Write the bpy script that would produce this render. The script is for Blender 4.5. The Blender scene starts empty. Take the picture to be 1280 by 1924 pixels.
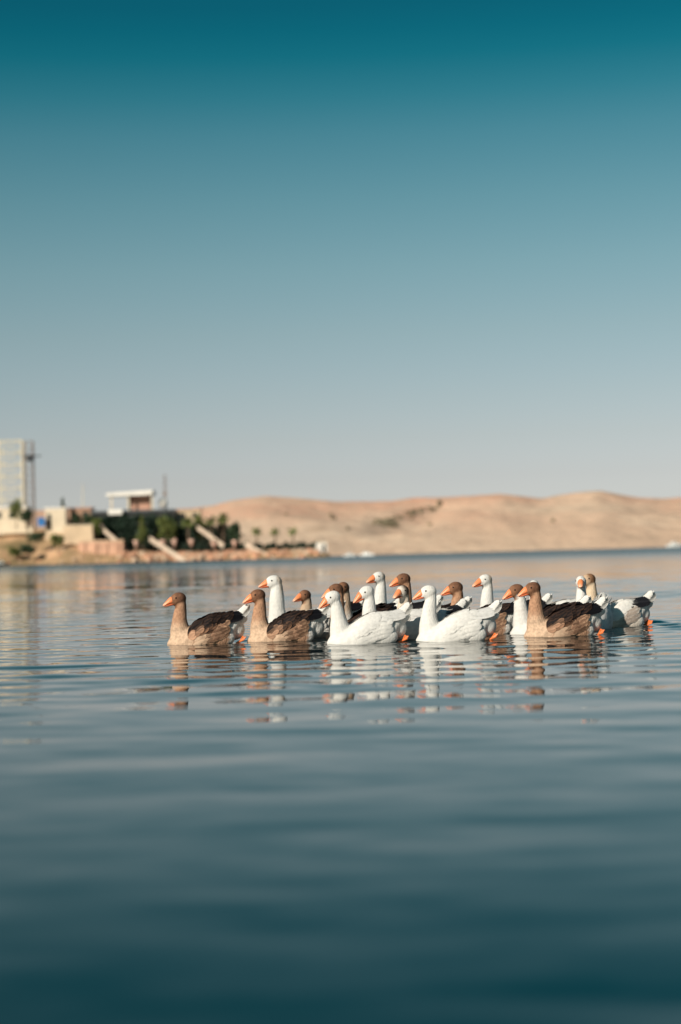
import bpy, math, random
import numpy as np
from mathutils import Vector, Matrix

random.seed(7)
rng = np.random.default_rng(7)
R = math.radians
S = bpy.context.scene
C = S.collection

# ------------------------------------------------------------------ camera
FPX = 3178.0                       # focal length in pixels of the 1280 x 1924 photograph
CAM_H = 0.83
PITCH = math.atan(78.0 / FPX)
ROLL = 0.0259
cam = bpy.data.cameras.new('camera')
cam_o = bpy.data.objects.new('camera', cam)
C.objects.link(cam_o)
S.camera = cam_o
cam.sensor_fit = 'VERTICAL'
cam.sensor_height = 36.0
cam.sensor_width = 24.0
cam.lens = FPX * 36.0 / 1924.0
cam.clip_start = 0.1
cam.clip_end = 30000.0
cam.dof.use_dof = True
cam.dof.focus_distance = 16.0
cam.dof.aperture_fstop = 1.0
cam_o.location = (0, 0, CAM_H)
cam_o.rotation_euler = (math.pi / 2 + PITCH, ROLL, 0)

# ------------------------------------------------------------------ sky and sun
SUN_EL, SUN_AZ = 27.0, -141.0      # azimuth from +Y towards +X
w = bpy.data.worlds.new('World')
S.world = w
w.use_nodes = True
nt = w.node_tree
N, L = nt.nodes, nt.links
bg = N['Background']
sky = N.new('ShaderNodeTexSky')
sky.sky_type = 'NISHITA'
sky.sun_disc = False
sky.sun_elevation = R(SUN_EL)
sky.sun_rotation = R(SUN_AZ)
tc = N.new('ShaderNodeTexCoord')
sep = N.new('ShaderNodeSeparateXYZ')
L.new(tc.outputs['Generated'], sep.inputs[0])
asn = N.new('ShaderNodeMath'); asn.operation = 'ARCSINE'
L.new(sep.outputs['Z'], asn.inputs[0])
mr = N.new('ShaderNodeMapRange')
mr.inputs['From Min'].default_value = 0.0
mr.inputs['From Max'].default_value = R(45)
L.new(asn.outputs[0], mr.inputs['Value'])
ramp = N.new('ShaderNodeValToRGB')
L.new(mr.outputs[0], ramp.inputs[0])
# teal grade of the air colour by elevation: (elevation, ratio to the plain sky)
GRADE = [(0.0, (1.455, 1.479, 1.864)),
         (1.26, (1.022, 1.044, 1.365)),
         (2.52, (0.9, 0.859, 1.046)),
         (3.87, (0.851, 0.799, 0.879)),
         (5.21, (0.807, 0.779, 0.798)),
         (7.44, (0.725, 0.762, 0.711)),
         (9.64, (0.605, 0.751, 0.669)),
         (11.82, (0.448, 0.701, 0.617)),
         (13.96, (0.268, 0.625, 0.559)),
         (15.23, (0.127, 0.555, 0.503)),
         (16.48, (0.036, 0.473, 0.439)),
         (17.3, (0.02, 0.42, 0.401)),
         (18.12, (0.018, 0.376, 0.37)),
         (45.0, (0.1, 0.36, 0.4))]
cr = ramp.color_ramp
while len(cr.elements) < len(GRADE):
    cr.elements.new(0.5)
for e, (el, c) in zip(cr.elements, GRADE):
    e.position = el / 45.0
for e, (el, c) in zip(cr.elements, GRADE):
    e.color = (c[0] / 2.2, c[1] / 2.2, c[2] / 2.2, 1)
mul = N.new('ShaderNodeVectorMath'); mul.operation = 'MULTIPLY'
L.new(sky.outputs[0], mul.inputs[0]); L.new(ramp.outputs[0], mul.inputs[1])
sc2 = N.new('ShaderNodeVectorMath'); sc2.operation = 'SCALE'; sc2.inputs['Scale'].default_value = 2.2
L.new(mul.outputs[0], sc2.inputs[0])
L.new(sc2.outputs[0], bg.inputs['Color'])
bg.inputs['Strength'].default_value = 0.0905

sun = bpy.data.lights.new('sun', 'SUN')
sun_o = bpy.data.objects.new('sun', sun)
C.objects.link(sun_o)
sun.energy = 5.0
sun.angle = R(0.55)
sun.color = (1.0, 0.90, 0.77)
sd = Vector((math.sin(R(SUN_AZ)) * math.cos(R(SUN_EL)), math.cos(R(SUN_AZ)) * math.cos(R(SUN_EL)), math.sin(R(SUN_EL))))
sun_o.rotation_euler = sd.to_track_quat('Z', 'Y').to_euler()
sun_o.location = (-20, -10, 30)

S.view_settings.view_transform = 'Standard'
S.view_settings.look = 'None'
S.view_settings.gamma = 1.0
S.view_settings.exposure = 0.16
S.view_settings.use_curve_mapping = False
S.render.engine = 'CYCLES'
S.cycles.use_denoising = True
S.cycles.max_bounces = 6
S.cycles.glossy_bounces = 4
S.cycles.sample_clamp_indirect = 6.0


def at(px, py, D):
    """Point of the place at ground distance D metres seen towards (px, py) of the photograph."""
    u, v = px - 640.0, 962.0 - py
    cr_, sr = math.cos(ROLL), math.sin(ROLL)
    u, v = u * cr_ + v * sr, v * cr_ - u * sr
    dx, dy, dz = u, FPX * math.cos(PITCH) - v * math.sin(PITCH), v * math.cos(PITCH) + FPX * math.sin(PITCH)
    return Vector((dx / dy * D, D, CAM_H + dz / dy * D))


# ------------------------------------------------------------------ helpers
def smooth(a, b, x):
    t = np.clip((x - a) / (b - a), 0, 1)
    return t * t * (3 - 2 * t)


def tag(o, label=None, cat=None, group=None, kind=None):
    for k, v in (('label', label), ('category', cat), ('group', group), ('kind', kind)):
        if v:
            o[k] = v
    return o


def empty(name, loc, rz=0.0):
    o = bpy.data.objects.new(name, None)
    C.objects.link(o)
    o.location = loc
    o.rotation_euler = (0, 0, rz)
    o.empty_display_size = 0.2
    return o


def link(name, me, mat=None, parent=None):
    o = bpy.data.objects.new(name, me)
    C.objects.link(o)
    if mat is not None and not me.materials:
        me.materials.append(mat)
    o.parent = parent
    return o


class MB:
    """Collects vertices, faces and vertex colours; build() links them as one mesh object."""
    def __init__(s):
        s.v, s.f, s.c = [], [], []

    def add(s, vs, fs, cols=None):
        o = len(s.v)
        s.v += [tuple(p) for p in vs]
        s.f += [tuple(i + o for i in f) for f in fs]
        s.c += cols if cols is not None else [(1, 1, 1)] * len(vs)

    def box(s, c, size, rz=0.0, M=None):
        hx, hy, hz = size[0] / 2, size[1] / 2, size[2] / 2
        vs = [Vector((x, y, z)) for x in (-hx, hx) for y in (-hy, hy) for z in (-hz, hz)]
        m = Matrix.Rotation(rz, 3, 'Z') if M is None else M
        s.add([m @ p + Vector(c) for p in vs],
              [(0, 1, 3, 2), (4, 6, 7, 5), (0, 4, 5, 1), (2, 3, 7, 6), (0, 2, 6, 4), (1, 5, 7, 3)])

    def b2(s, p0, p1):
        s.box([(a + b) / 2 for a, b in zip(p0, p1)], [abs(b - a) for a, b in zip(p0, p1)])

    def bar(s, p, q, r, n=6, r2=None):
        p, q = Vector(p), Vector(q)
        d = (q - p).normalized()
        a = d.orthogonal().normalized()
        b = d.cross(a)
        r2 = r if r2 is None else r2
        vs = []
        for base, rr in ((p, r), (q, r2)):
            for i in range(n):
                t = 2 * math.pi * i / n
                vs.append(base + a * math.cos(t) * rr + b * math.sin(t) * rr)
        s.add(vs, [(i, (i + 1) % n, n + (i + 1) % n, n + i) for i in range(n)]
              + [tuple(reversed(range(n))), tuple(range(n, 2 * n))])

    def loft(s, rings, cols=None):
        n = len(rings[0])
        vs = [p for r in rings for p in r]
        fs = []
        for i in range(len(rings) - 1):
            for j in range(n):
                fs.append((i * n + j, i * n + (j + 1) % n, (i + 1) * n + (j + 1) % n, (i + 1) * n + j))
        fs.append(tuple(reversed(range(n))))
        fs.append(tuple(range((len(rings) - 1) * n, len(rings) * n)))
        s.add(vs, fs, cols)

    def lathe(s, prof, c=(0, 0, 0), n=14):
        s.loft([[Vector((c[0] + r * math.cos(2 * math.pi * i / n), c[1] + r * math.sin(2 * math.pi * i / n), c[2] + z))
                 for i in range(n)] for r, z in prof])

    def mesh(s, name, shade=False, colour=False):
        me = bpy.data.meshes.new(name)
        me.from_pydata(s.v, [], s.f)
        if colour:
            at_ = me.color_attributes.new('col', 'FLOAT_COLOR', 'POINT')
            a = np.ones((len(s.v), 4), dtype=np.float32)
            a[:, :3] = np.array(s.c, dtype=np.float32)
            at_.data.foreach_set('color', a.ravel())
        if shade:
            me.polygons.foreach_set('use_smooth', [True] * len(me.polygons))
        me.update()
        return me

    def build(s, name, mat, parent=None, shade=False, colour=False):
        return link(name, s.mesh(name, shade, colour), mat, parent)


# ------------------------------------------------------------------ materials
def mat(name, col, rough=0.8, var=0.25, scale=1.0, bump=0.0, bscale=None, spec=0.3, dark=None, metal=0.0, ior=None):
    """Procedural material: base colour broken up by two noises, optional fine relief."""
    m = bpy.data.materials.new(name)
    m.use_nodes = True
    n, l = m.node_tree.nodes, m.node_tree.links
    b = n['Principled BSDF']
    b.inputs['Roughness'].default_value = rough
    b.inputs['Specular IOR Level'].default_value = spec
    b.inputs['Metallic'].default_value = metal
    t = n.new('ShaderNodeTexCoord')
    no = n.new('ShaderNodeTexNoise')
    no.inputs['Scale'].default_value = scale
    no.inputs['Detail'].default_value = 6
    l.new(t.outputs['Object'], no.inputs['Vector'])
    rp = n.new('ShaderNodeValToRGB')
    l.new(no.outputs['Fac'], rp.inputs[0])
    d = dark if dark else tuple(c * (1 - var) for c in col)
    rp.color_ramp.elements[0].position = 0.32
    rp.color_ramp.elements[1].position = 0.66
    rp.color_ramp.elements[0].color = (*d, 1)
    rp.color_ramp.elements[1].color = (*[min(1, c * (1 + var * .3)) for c in col], 1)
    l.new(rp.outputs[0], b.inputs['Base Color'])
    if bump:
        nb = n.new('ShaderNodeTexNoise')
        nb.inputs['Scale'].default_value = bscale or scale * 6
        nb.inputs['Detail'].default_value = 4
        l.new(t.outputs['Object'], nb.inputs['Vector'])
        bp = n.new('ShaderNodeBump')
        bp.inputs['Strength'].default_value = bump
        l.new(nb.outputs['Fac'], bp.inputs['Height'])
        l.new(bp.outputs[0], b.inputs['Normal'])
    return m


def colour_mat(name, rough, bump, bscale, var=0.18, spec=0.25):
    """Material that takes its colour from the mesh's own plumage colours, with grain on top."""
    m = bpy.data.materials.new(name)
    m.use_nodes = True
    n, l = m.node_tree.nodes, m.node_tree.links
    b = n['Principled BSDF']
    b.inputs['Roughness'].default_value = rough
    b.inputs['Specular IOR Level'].default_value = spec
    a = n.new('ShaderNodeAttribute'); a.attribute_name = 'col'
    t = n.new('ShaderNodeTexCoord')
    no = n.new('ShaderNodeTexNoise')
    no.inputs['Scale'].default_value = bscale * .45
    no.inputs['Detail'].default_value = 5
    l.new(t.outputs['Object'], no.inputs['Vector'])
    mr_ = n.new('ShaderNodeMapRange')
    mr_.inputs['From Min'].default_value = .3; mr_.inputs['From Max'].default_value = .7
    mr_.inputs['To Min'].default_value = 1 - var; mr_.inputs['To Max'].default_value = 1 + var * .5
    l.new(no.outputs['Fac'], mr_.inputs['Value'])
    sc_ = n.new('ShaderNodeVectorMath'); sc_.operation = 'SCALE'
    l.new(a.outputs['Color'], sc_.inputs[0]); l.new(mr_.outputs[0], sc_.inputs['Scale'])
    l.new(sc_.outputs[0], b.inputs['Base Color'])
    mp = n.new('ShaderNodeMapping'); mp.inputs['Scale'].default_value = (1.0, 1.0, .45)
    l.new(t.outputs['Object'], mp.inputs['Vector'])
    nb = n.new('ShaderNodeTexNoise'); nb.inputs['Scale'].default_value = bscale; nb.inputs['Detail'].default_value = 3
    l.new(mp.outputs[0], nb.inputs['Vector'])
    bp = n.new('ShaderNodeBump'); bp.inputs['Strength'].default_value = bump; bp.inputs['Distance'].default_value = .01
    l.new(nb.outputs['Fac'], bp.inputs['Height'])
    l.new(bp.outputs[0], b.inputs['Normal'])
    return m


M = {
    'plumage': colour_mat('plumage', .8, .9, 75, .30, .12),
    'whiteplumage': colour_mat('white_plumage', .8, .6, 75, .07, .12),
    'feather': colour_mat('feather', .6, .2, 70, .12, .08),
    'beak': colour_mat('beak', .38, .12, 60, .10, .45),
    'eye': mat('eye_dark', (.012, .008, .006), .08, .1, 40, spec=.6),
    'foot': mat('orange_web', (.72, .18, .05), .4, .2, 60, .2, spec=.4),
    'cream': mat('cream_render', (.66, .56, .42), .85, .15, .4, .1),
    'white': mat('white_paint', (.78, .74, .68), .7, .12, .5),
    'sand': mat('sand_render', (.62, .47, .32), .9, .22, .35, .2),
    'pink': mat('pink_render', (.60, .36, .25), .9, .25, .35, .2),
    'brick': mat('brick_red', (.52, .30, .22), .9, .25, .6, .2),
    'brown': mat('brown_render', (.36, .22, .15), .9, .25, .5),
    'concrete': mat('concrete', (.58, .46, .36), .9, .2, .4, .15),
    'glass': mat('dark_glass', (.015, .03, .035), .12, .3, .6, spec=.5),
    'frame': mat('dark_frame', (.035, .035, .035), .5, .2, 2),
    'scaffold': mat('scaffold_cream', (.62, .56, .43), .6, .15, .8),
    'steel': mat('grey_steel', (.10, .11, .12), .5, .2, .8, metal=.2),
    'rust': mat('mast_brown', (.22, .16, .13), .7, .2, .8),
    'rock': mat('pink_rock', (.58, .32, .205), .95, .4, .5, .5, 2.0),
    'rock2': mat('pale_rock', (.58, .42, .30), .95, .35, .5, .5, 2.0),
    'hedge': mat('hedge_leaf', (.022, .045, .028), .6, .5, .5),
    'leaf': mat('olive_leaf', (.16, .19, .05), .6, .45, .6),
    'leafd': mat('dark_leaf', (.05, .085, .04), .6, .45, .6),
    'palm': mat('palm_leaf', (.17, .20, .06), .5, .4, .8),
    'bark': mat('bark', (.16, .11, .075), .95, .3, 1.5, .4),
    'blue': mat('blue_tarp', (.03, .16, .42), .6, .2, .8),
    'hull': mat('dark_hull', (.02, .03, .04), .35, .2, 1, spec=.4),
    'boatw': mat('white_gelcoat', (.8, .8, .78), .3, .08, 1, spec=.5),
    'planter': mat('pale_terracotta', (.68, .44, .35), .85, .15, 2),
    'turf': mat('dry_bank', (.50, .31, .18), .95, .4, .16, .3, 1.0, dark=(.17, .13, .06)),
}


def water_material():
    m = bpy.data.materials.new('lake_water')
    m.use_nodes = True
    n, l = m.node_tree.nodes, m.node_tree.links
    b = n['Principled BSDF']
    b.inputs['Base Color'].default_value = (.000, .010, .012, 1)
    b.inputs['Roughness'].default_value = .03
    b.inputs['IOR'].default_value = 1.28
    b.inputs['Specular IOR Level'].default_value = .5
    g = n.new('ShaderNodeNewGeometry')
    sp = n.new('ShaderNodeSeparateXYZ'); l.new(g.outputs['Position'], sp.inputs[0])

    def slope(scale, sx, sy, detail=2):
        mp = n.new('ShaderNodeMapping'); mp.inputs['Scale'].default_value = scale
        l.new(g.outputs['Position'], mp.inputs['Vector'])
        no = n.new('ShaderNodeTexNoise'); no.inputs['Scale'].default_value = 1.0; no.inputs['Detail'].default_value = detail
        l.new(mp.outputs[0], no.inputs['Vector'])
        sb = n.new('ShaderNodeVectorMath'); sb.operation = 'SUBTRACT'; sb.inputs[1].default_value = (.5, .5, .5)
        l.new(no.outputs['Color'], sb.inputs[0])
        ml = n.new('ShaderNodeVectorMath'); ml.operation = 'MULTIPLY'; ml.inputs[1].default_value = (sx, sy, 0)
        l.new(sb.outputs[0], ml.inputs[0])
        return ml.outputs[0]

    def ranged(sock, a, b_, lo, hi):
        r = n.new('ShaderNodeMapRange'); r.interpolation_type = 'SMOOTHSTEP'
        for k, v in (('From Min', a), ('From Max', b_), ('To Min', lo), ('To Max', hi)):
            r.inputs[k].default_value = v
        l.new(sock, r.inputs['Value'])
        return r.outputs[0]

    def scaled(vec, fac):
        s = n.new('ShaderNodeVectorMath'); s.operation = 'SCALE'
        l.new(vec, s.inputs[0]); l.new(fac, s.inputs['Scale'])
        return s.outputs[0]

    def plus(a, c):
        s = n.new('ShaderNodeVectorMath'); s.operation = 'ADD'
        l.new(a, s.inputs[0]); l.new(c, s.inputs[1])
        return s.outputs[0]
    Y = sp.outputs['Y']
    fine = slope((2.4, 6.0, 1), .022, .050, 2)                       # small wind ripples everywhere
    mid = scaled(slope((.4, 1.3, 1), .06, .19, 2), ranged(Y, 26, 70, 0, 1))   # the waves the mesh no longer carries
    breeze = scaled(slope((.05, .12, 1), .08, .16, 3), ranged(Y, 90, 500, 0, 1))  # wind-ruffled water far out
    l.new(ranged(Y, 22, 240, .016, .24), b.inputs['Roughness'])          # unresolved wavelets
    v = plus(plus(fine, mid), breeze)
    nn = plus(g.outputs['Normal'], v)
    nz = n.new('ShaderNodeVectorMath'); nz.operation = 'NORMALIZE'
    l.new(nn, nz.inputs[0]); l.new(nz.outputs[0], b.inputs['Normal'])
    return m


# ------------------------------------------------------------------ the flock: where each goose swims
# x, y on the water; yaw: turned towards the camera; head top height; head yaw; head forward offset; beak pitch
def spot(px, d):
    p = at(px, 1200, d)
    return p.x, d


GEESE = [
    # key  px   dist  yaw  top   hyaw  hx   pitch type     foot
    ('A', 387, 16.31, 8, .495, 4, .245, 11, 'brown', 1),
    ('B', 537, 16.34, 2, .505, 6, .250, 13, 'brown', 0),
    ('C', 570, 16.90, 4, .625, 6, .270, 5, 'whitegander', 0),
    ('D', 619, 18.62, 10, .440, 25, .250, 8, 'pied', 0),
    ('E', 684, 16.59, 5, .535, 8, .255, 16, 'brown', 0),
    ('F', 689, 15.68, 9, .485, 4, .300, 24, 'white', 1),
    ('G', 690, 17.57, 26, .535, 22, .250, 6, 'pied', 0),
    ('H', 745, 16.10, 6, .515, 10, .265, 24, 'white', 0),
    ('I', 760, 18.13, 8, .625, 22, .250, 6, 'blackwing', 0),
    ('J', 810, 17.18, 9, .612, 6, .260, 12, 'brown', 0),
    ('K', 803, 16.34, 22, .510, 32, .235, 8, 'greyneck', 0),
    ('L', 857, 15.68, 1, .515, 2, .235, 12, 'white', 1),
    ('M', 908, 16.73, -4, .520, 8, .250, 12, 'brown', 0),
    ('N', 962, 17.54, 4, .575, 20, .250, 10, 'blackwing', 0),
    ('P', 1030, 16.45, 6, .488, 6, .290, 18, 'whiteneck', 0),
    ('Q', 1050, 17.99, 8, .495, 60, .240, 2, 'white', 0),
    ('R', 1058, 15.92, 5, .515, 4, .265, 13, 'brown', 1),
    ('T', 1112, 17.04, 62, .545, 18, .235, 4, 'white', 0),
    ('U', 1157, 17.54, 10, .555, 14, .260, 8, 'magpie', 2),
]

# ------------------------------------------------------------------ water
def graded(a, step, b, growth=None, end=None):
    out = list(np.arange(a, b, step))
    s = step
    x = b
    if end is not None:
        while x < end:
            out.append(x)
            s *= growth
            x += s
        out.append(end)
    return out


ys = list(np.arange(-40, 3.0, 1.5)) + list(np.arange(3.0, 13, .028)) + list(np.arange(13, 27, .032)) + list(graded(27, .07, 46, 1.08, 9000))
half = graded(0, .075, 6.4, 1.12, 5000)
xs = [-x for x in reversed(half[1:])] + half
ys, xs = np.array(ys), np.array(xs)
X, Y = np.meshgrid(xs, ys)
dxs = np.gradient(xs)[None, :] + 0 * Y
dys = np.gradient(ys)[:, None] + 0 * X
Z = np.zeros_like(X)
nw = 96
swell = .34 + .56 * smooth(4.5, 11, Y)
calm = .30 + .70 * smooth(8, 13.5, Y)
mod1 = .55 + .45 * np.sin(X * .23 + 1.3 + .6 * np.sin(Y * .11)) * np.sin(Y * .21 + .7 * np.sin(X * .17))
mod2 = .5 + .5 * np.sin(X * .31 - 2.0 + .8 * np.sin(Y * .19)) * np.sin(Y * .33 + 1.0)
for i in range(nw):
    lam = .21 * (4.0 / .21) ** rng.random()
    th = math.pi / 2 + rng.normal(0, .85) + (.12 if i % 2 else -.16)
    k = 2 * math.pi / lam
    kx, ky = k * math.cos(th), k * math.sin(th)
    sl = .0078 * (.55 + .9 * rng.random()) * math.exp(-((math.log(lam / .55)) / 1.05) ** 2)
    sl *= 1.05 if lam > 1.1 else 1.0
    fade = np.clip((lam / (3.2 * np.maximum(dys, dxs * abs(math.cos(th)) * 1.0)) - 1.0), 0, 1) * np.clip(lam / (2.2 * dxs) - .5, 0, 1) ** .5
    Z += sl / k * np.sin(kx * X + ky * Y + rng.random() * 6.28) * fade * (mod1 if i % 3 else mod2 * 1.3) * (calm if lam < 1.0 else swell)
near = np.clip(1 - (np.abs(X) - 6.4) / 3, 0, 1) * np.clip(1 - (Y - 27) / 8, 0, 1)
for key, px, d, yaw, top, *_ in GEESE:                       # wakes: bow ridge and following ripples
    gx, gy = spot(px, d)
    a = R(yaw)
    fx = -(X - gx) * math.cos(a) - (Y - gy) * math.sin(a)    # along the swimming direction
    fy = (X - gx) * math.sin(a) - (Y - gy) * math.cos(a)
    arm = np.exp(-((np.abs(fy) - (.42 - fx) * .34) / .07) ** 2) * smooth(.5, .3, fx) * np.exp(-np.clip(.3 - fx, 0, 9) / 1.1)
    Z += .0045 * arm * near
    r = np.hypot(fx * .75, fy)
    Z += .0026 * np.cos(r * 19.0 + px) * np.exp(-((r - .45) / .6) ** 2) * near
px0, py0 = spot(1250, 17.6)
patch = np.exp(-(((X - px0) / .75) ** 2 + ((Y - py0) / 1.4) ** 2)) * near
for i in range(14):                                          # water churned behind the last goose
    lam = .22 + .35 * rng.random(); th = rng.random() * 3.14
    k = 2 * math.pi / lam
    Z += .05 / k * np.sin(k * (math.cos(th) * X + math.sin(th) * Y) + rng.random() * 6.28) * patch
nx_, ny_ = len(xs), len(ys)
me = bpy.data.meshes.new('water')
co = np.stack([X, Y, Z], -1).reshape(-1, 3).astype(np.float32)
idx = np.arange(nx_ * ny_).reshape(ny_, nx_)
quads = np.stack([idx[:-1, :-1], idx[:-1, 1:], idx[1:, 1:], idx[1:, :-1]], -1).reshape(-1, 4).astype(np.int32)
me.vertices.add(len(co)); me.vertices.foreach_set('co', co.ravel())
me.loops.add(quads.size); me.loops.foreach_set('vertex_index', quads.ravel())
me.polygons.add(len(quads)); me.polygons.foreach_set('loop_start', np.arange(0, quads.size, 4, dtype=np.int32))
me.polygons.foreach_set('use_smooth', np.ones(len(quads), dtype=bool))
me.update(calc_edges=True)
water = link('water', me, water_material())
tag(water, kind='structure', label='calm blue green lake with long low ripples')

# ------------------------------------------------------------------ hills across the lake
RIDGE = [(-400, 960), (0, 958), (100, 956), (200, 957), (330, 958), (400, 948), (440, 937), (500, 928), (560, 930), (640, 935), (700, 935),
         (760, 931), (820, 926), (880, 922), (940, 919), (980, 925), (1020, 931), (1060, 924), (1100, 918), (1130, 916),
         (1160, 922), (1200, 929), (1250, 932), (1280, 930), (1400, 918), (1600, 925), (1900, 935), (2300, 945)]
RD = 960.0
rx = np.array([at(p, q, RD).x for p, q in RIDGE]); rz = np.array([at(p, q, RD).z for p, q in RIDGE])


def fbm(x, y, s, o=5, ridged=False, seed=0):
    r_ = np.random.default_rng(seed)
    out = 0
    a = 1.0
    for i in range(o):
        f = 0
        for j in range(4):
            th = r_.random() * 6.283
            f = f + np.sin((x * math.cos(th) + y * math.sin(th)) * s * (1 + .5 * r_.random()) + r_.random() * 6.28
                           + 1.3 * np.sin((x * math.sin(th) - y * math.cos(th)) * s * .7 + r_.random() * 6.28))
        f = f / 4
        out = out + a * ((1 - 2 * np.abs(f)) if ridged else f)
        a *= .5; s *= 2.05
    return out


def hill_mesh(name, x0, x1, nx, y0, y1, ny, fn):
    xs_, ys_ = np.linspace(x0, x1, nx), np.linspace(y0, y1, ny)
    XX, YY = np.meshgrid(xs_, ys_)
    ZZ = fn(XX, YY)
    mb = bpy.data.meshes.new(name)
    ix = np.arange(nx * ny).reshape(ny, nx)
    q = np.stack([ix[:-1, :-1], ix[:-1, 1:], ix[1:, 1:], ix[1:, :-1]], -1).reshape(-1, 4)
    mb.from_pydata(np.stack([XX, YY, ZZ], -1).reshape(-1, 3).tolist(), [], q.tolist())
    mb.polygons.foreach_set('use_smooth', [True] * len(mb.polygons))
    mb.update()
    return mb


def hill_z(x, y):
    xr = x * RD / np.maximum(y, 640)                       # ridge followed along lines of sight so the skyline keeps its outline
    rh = np.interp(xr, rx, rz)
    shore = 707 + 22 * np.sin(x * .006 + 1) + 7 * np.sin(x * .031)
    t = np.clip((y - shore) / (RD - 707), -.2, 1.0)
    prof = np.where(t < 0, t * .6, .03 * np.minimum(t / .03, 1) + .97 * np.clip(t - .02, 0, 1) ** 1.05 / .98)
    z = rh * prof * (y / RD) ** .35
    body = np.clip(t * 5, 0, 1) * np.clip((1 - t) * 6, 0, 1)
    z = z + body * (1.3 * fbm(x, y, .017, 5, True, 3) - .9) + body * 1.15 * fbm(x, y * .5, .055, 5, True, 9)
    gul = np.exp(-(((x - 27) - (y - 830) * .30) / 11) ** 2) * smooth(780, 830, y) * smooth(950, 900, y)
    z = z - 4 * gul
    back = np.clip((y - RD) / 350, 0, 1)
    return z * (1 - back) - 6 * back


def hill_material():
    m = bpy.data.materials.new('dry_hillside')
    m.use_nodes = True
    n, l = m.node_tree.nodes, m.node_tree.links
    b = n['Principled BSDF']; b.inputs['Roughness'].default_value = .95; b.inputs['Specular IOR Level'].default_value = .1
    g = n.new('ShaderNodeNewGeometry')

    def noise(scale, lo, hi, det=5):
        mp = n.new('ShaderNodeMapping'); mp.inputs['Scale'].default_value = scale
        l.new(g.outputs['Position'], mp.inputs['Vector'])
        no = n.new('ShaderNodeTexNoise'); no.inputs['Scale'].default_value = 1; no.inputs['Detail'].default_value = det
        l.new(mp.outputs[0], no.inputs['Vector'])
        r = n.new('ShaderNodeMapRange'); r.inputs['From Min'].default_value = lo; r.inputs['From Max'].default_value = hi
        l.new(no.outputs['Fac'], r.inputs['Value'])
        return r.outputs[0]

    def mix(f, a, c):
        x = n.new('ShaderNodeMix'); x.data_type = 'RGBA'
        l.new(f, x.inputs['Factor'])
        for s, i in ((a, 6), (c, 7)):
            if isinstance(s, tuple):
                x.inputs[i].default_value = (*s, 1)
            else:
                l.new(s, x.inputs[i])
        return x.outputs[2]
    sp = n.new('ShaderNodeSeparateXYZ'); l.new(g.outputs['Position'], sp.inputs[0])
    hgt = n.new('ShaderNodeMapRange'); hgt.inputs['From Min'].default_value = 9; hgt.inputs['From Max'].default_value = 30
    l.new(sp.outputs['Z'], hgt.inputs['Value'])
    c0 = mix(hgt.outputs[0], (.67, .47, .335), (.67, .365, .25))     # straw slopes, redder earth on the tops
    c1 = mix(noise((.012, .008, .05), .45, .62), c0, (.69, .52, .38))
    c2 = mix(noise((.04, .024, .08), .60, .74), c1, (.47, .345, .245))  # scrub
    c3 = mix(noise((.1, .1, .15), .35, .7), c2, (.60, .42, .30))
    l.new(c3, b.inputs['Base Color'])
    nb = n.new('ShaderNodeTexNoise'); nb.inputs['Scale'].default_value = .12; nb.inputs['Detail'].default_value = 6
    l.new(g.outputs['Position'], nb.inputs['Vector'])
    bp = n.new('ShaderNodeBump'); bp.inputs['Strength'].default_value = .45; bp.inputs['Distance'].default_value = 4.0
    l.new(nb.outputs['Fac'], bp.inputs['Height']); l.new(bp.outputs[0], b.inputs['Normal'])
    return m


HM = hill_material()
hills = link('hills', hill_mesh('hills', -650, 800, 420, 690, 1400, 240, hill_z), HM)
tag(hills, kind='structure', label='low dry tan hills along the far shore')


def far_z(x, y):
    return 62 * np.exp(-((x - 560) / 190) ** 2) * np.exp(-((y - 2310) / 250) ** 2) + 45 * np.exp(-((x + 600) / 700) ** 2) * np.exp(-((y - 2310) / 250) ** 2) - 3


fh = link('far_hills', hill_mesh('far_hills', -2200, 2200, 120, 1500, 2800, 24, far_z), mat('far_hill_scrub', (.25, .23, .17), .95, .2, .004))
tag(fh, kind='structure', label='darker far hill peeping over the ridge')

# scrub in the gully (one mass nobody could count)
mb = MB()
for i in range(120):
    t = random.random()
    if i < 80:
        px, py = 728 + random.gauss(0, 9), 984 + random.gauss(0, 4)
    else:
        px = 735 + 95 * t; py = 980 - 28 * t + random.gauss(0, 3.5)
    if random.random() < .06:
        px, py = random.uniform(430, 1100), random.uniform(955, 1010)
    # walk the line of sight on to the hillside
    D = 720.0
    while D < 955:
        p = at(px, py, D)
        if hill_z(np.array(p.x), np.array(D)) >= p.z:
            break
        D += 4
    z = float(hill_z(np.array(p.x), np.array(D)))
    r = random.uniform(.6, 1.4)
    for k in range(7):
        c = Vector((p.x + random.gauss(0, r * .5), D + random.gauss(0, r * .5), z + random.uniform(.2, 1.0) * r * .8))
        q = Matrix.Rotation(random.random() * 6, 3, Vector((random.random() - .5, random.random() - .5, random.random())))
        s = r * .5
        mb.add([c + q @ Vector(v) for v in ((-s, -s, 0), (s, -s, .2 * s), (s, s, 0), (-s, s, .3 * s), (0, 0, s))],
               [(0, 1, 4), (1, 2, 4), (2, 3, 4), (3, 0, 4)])
o = mb.build('scrub', mat('dry_scrub', (.22, .185, .12), .9, .3, .1))
tag(o, 'dark green scrub in the gully of the dry hillside', 'scrub', kind='stuff')

# ------------------------------------------------------------------ the near promontory on the left
PX = np.array([-260, -130, 0, 60, 130, 180, 232, 260, 330, 450, 520, 600, 640])
TOPZ = np.array([11, 11, 9.2, 9.2, 8.6, 6.8, 4.2, 3.4, 3.1, 3.0, 2.4, 1.6, -1.0])
BX = np.array([at(p, 1050, 420).x for p in PX])


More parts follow.
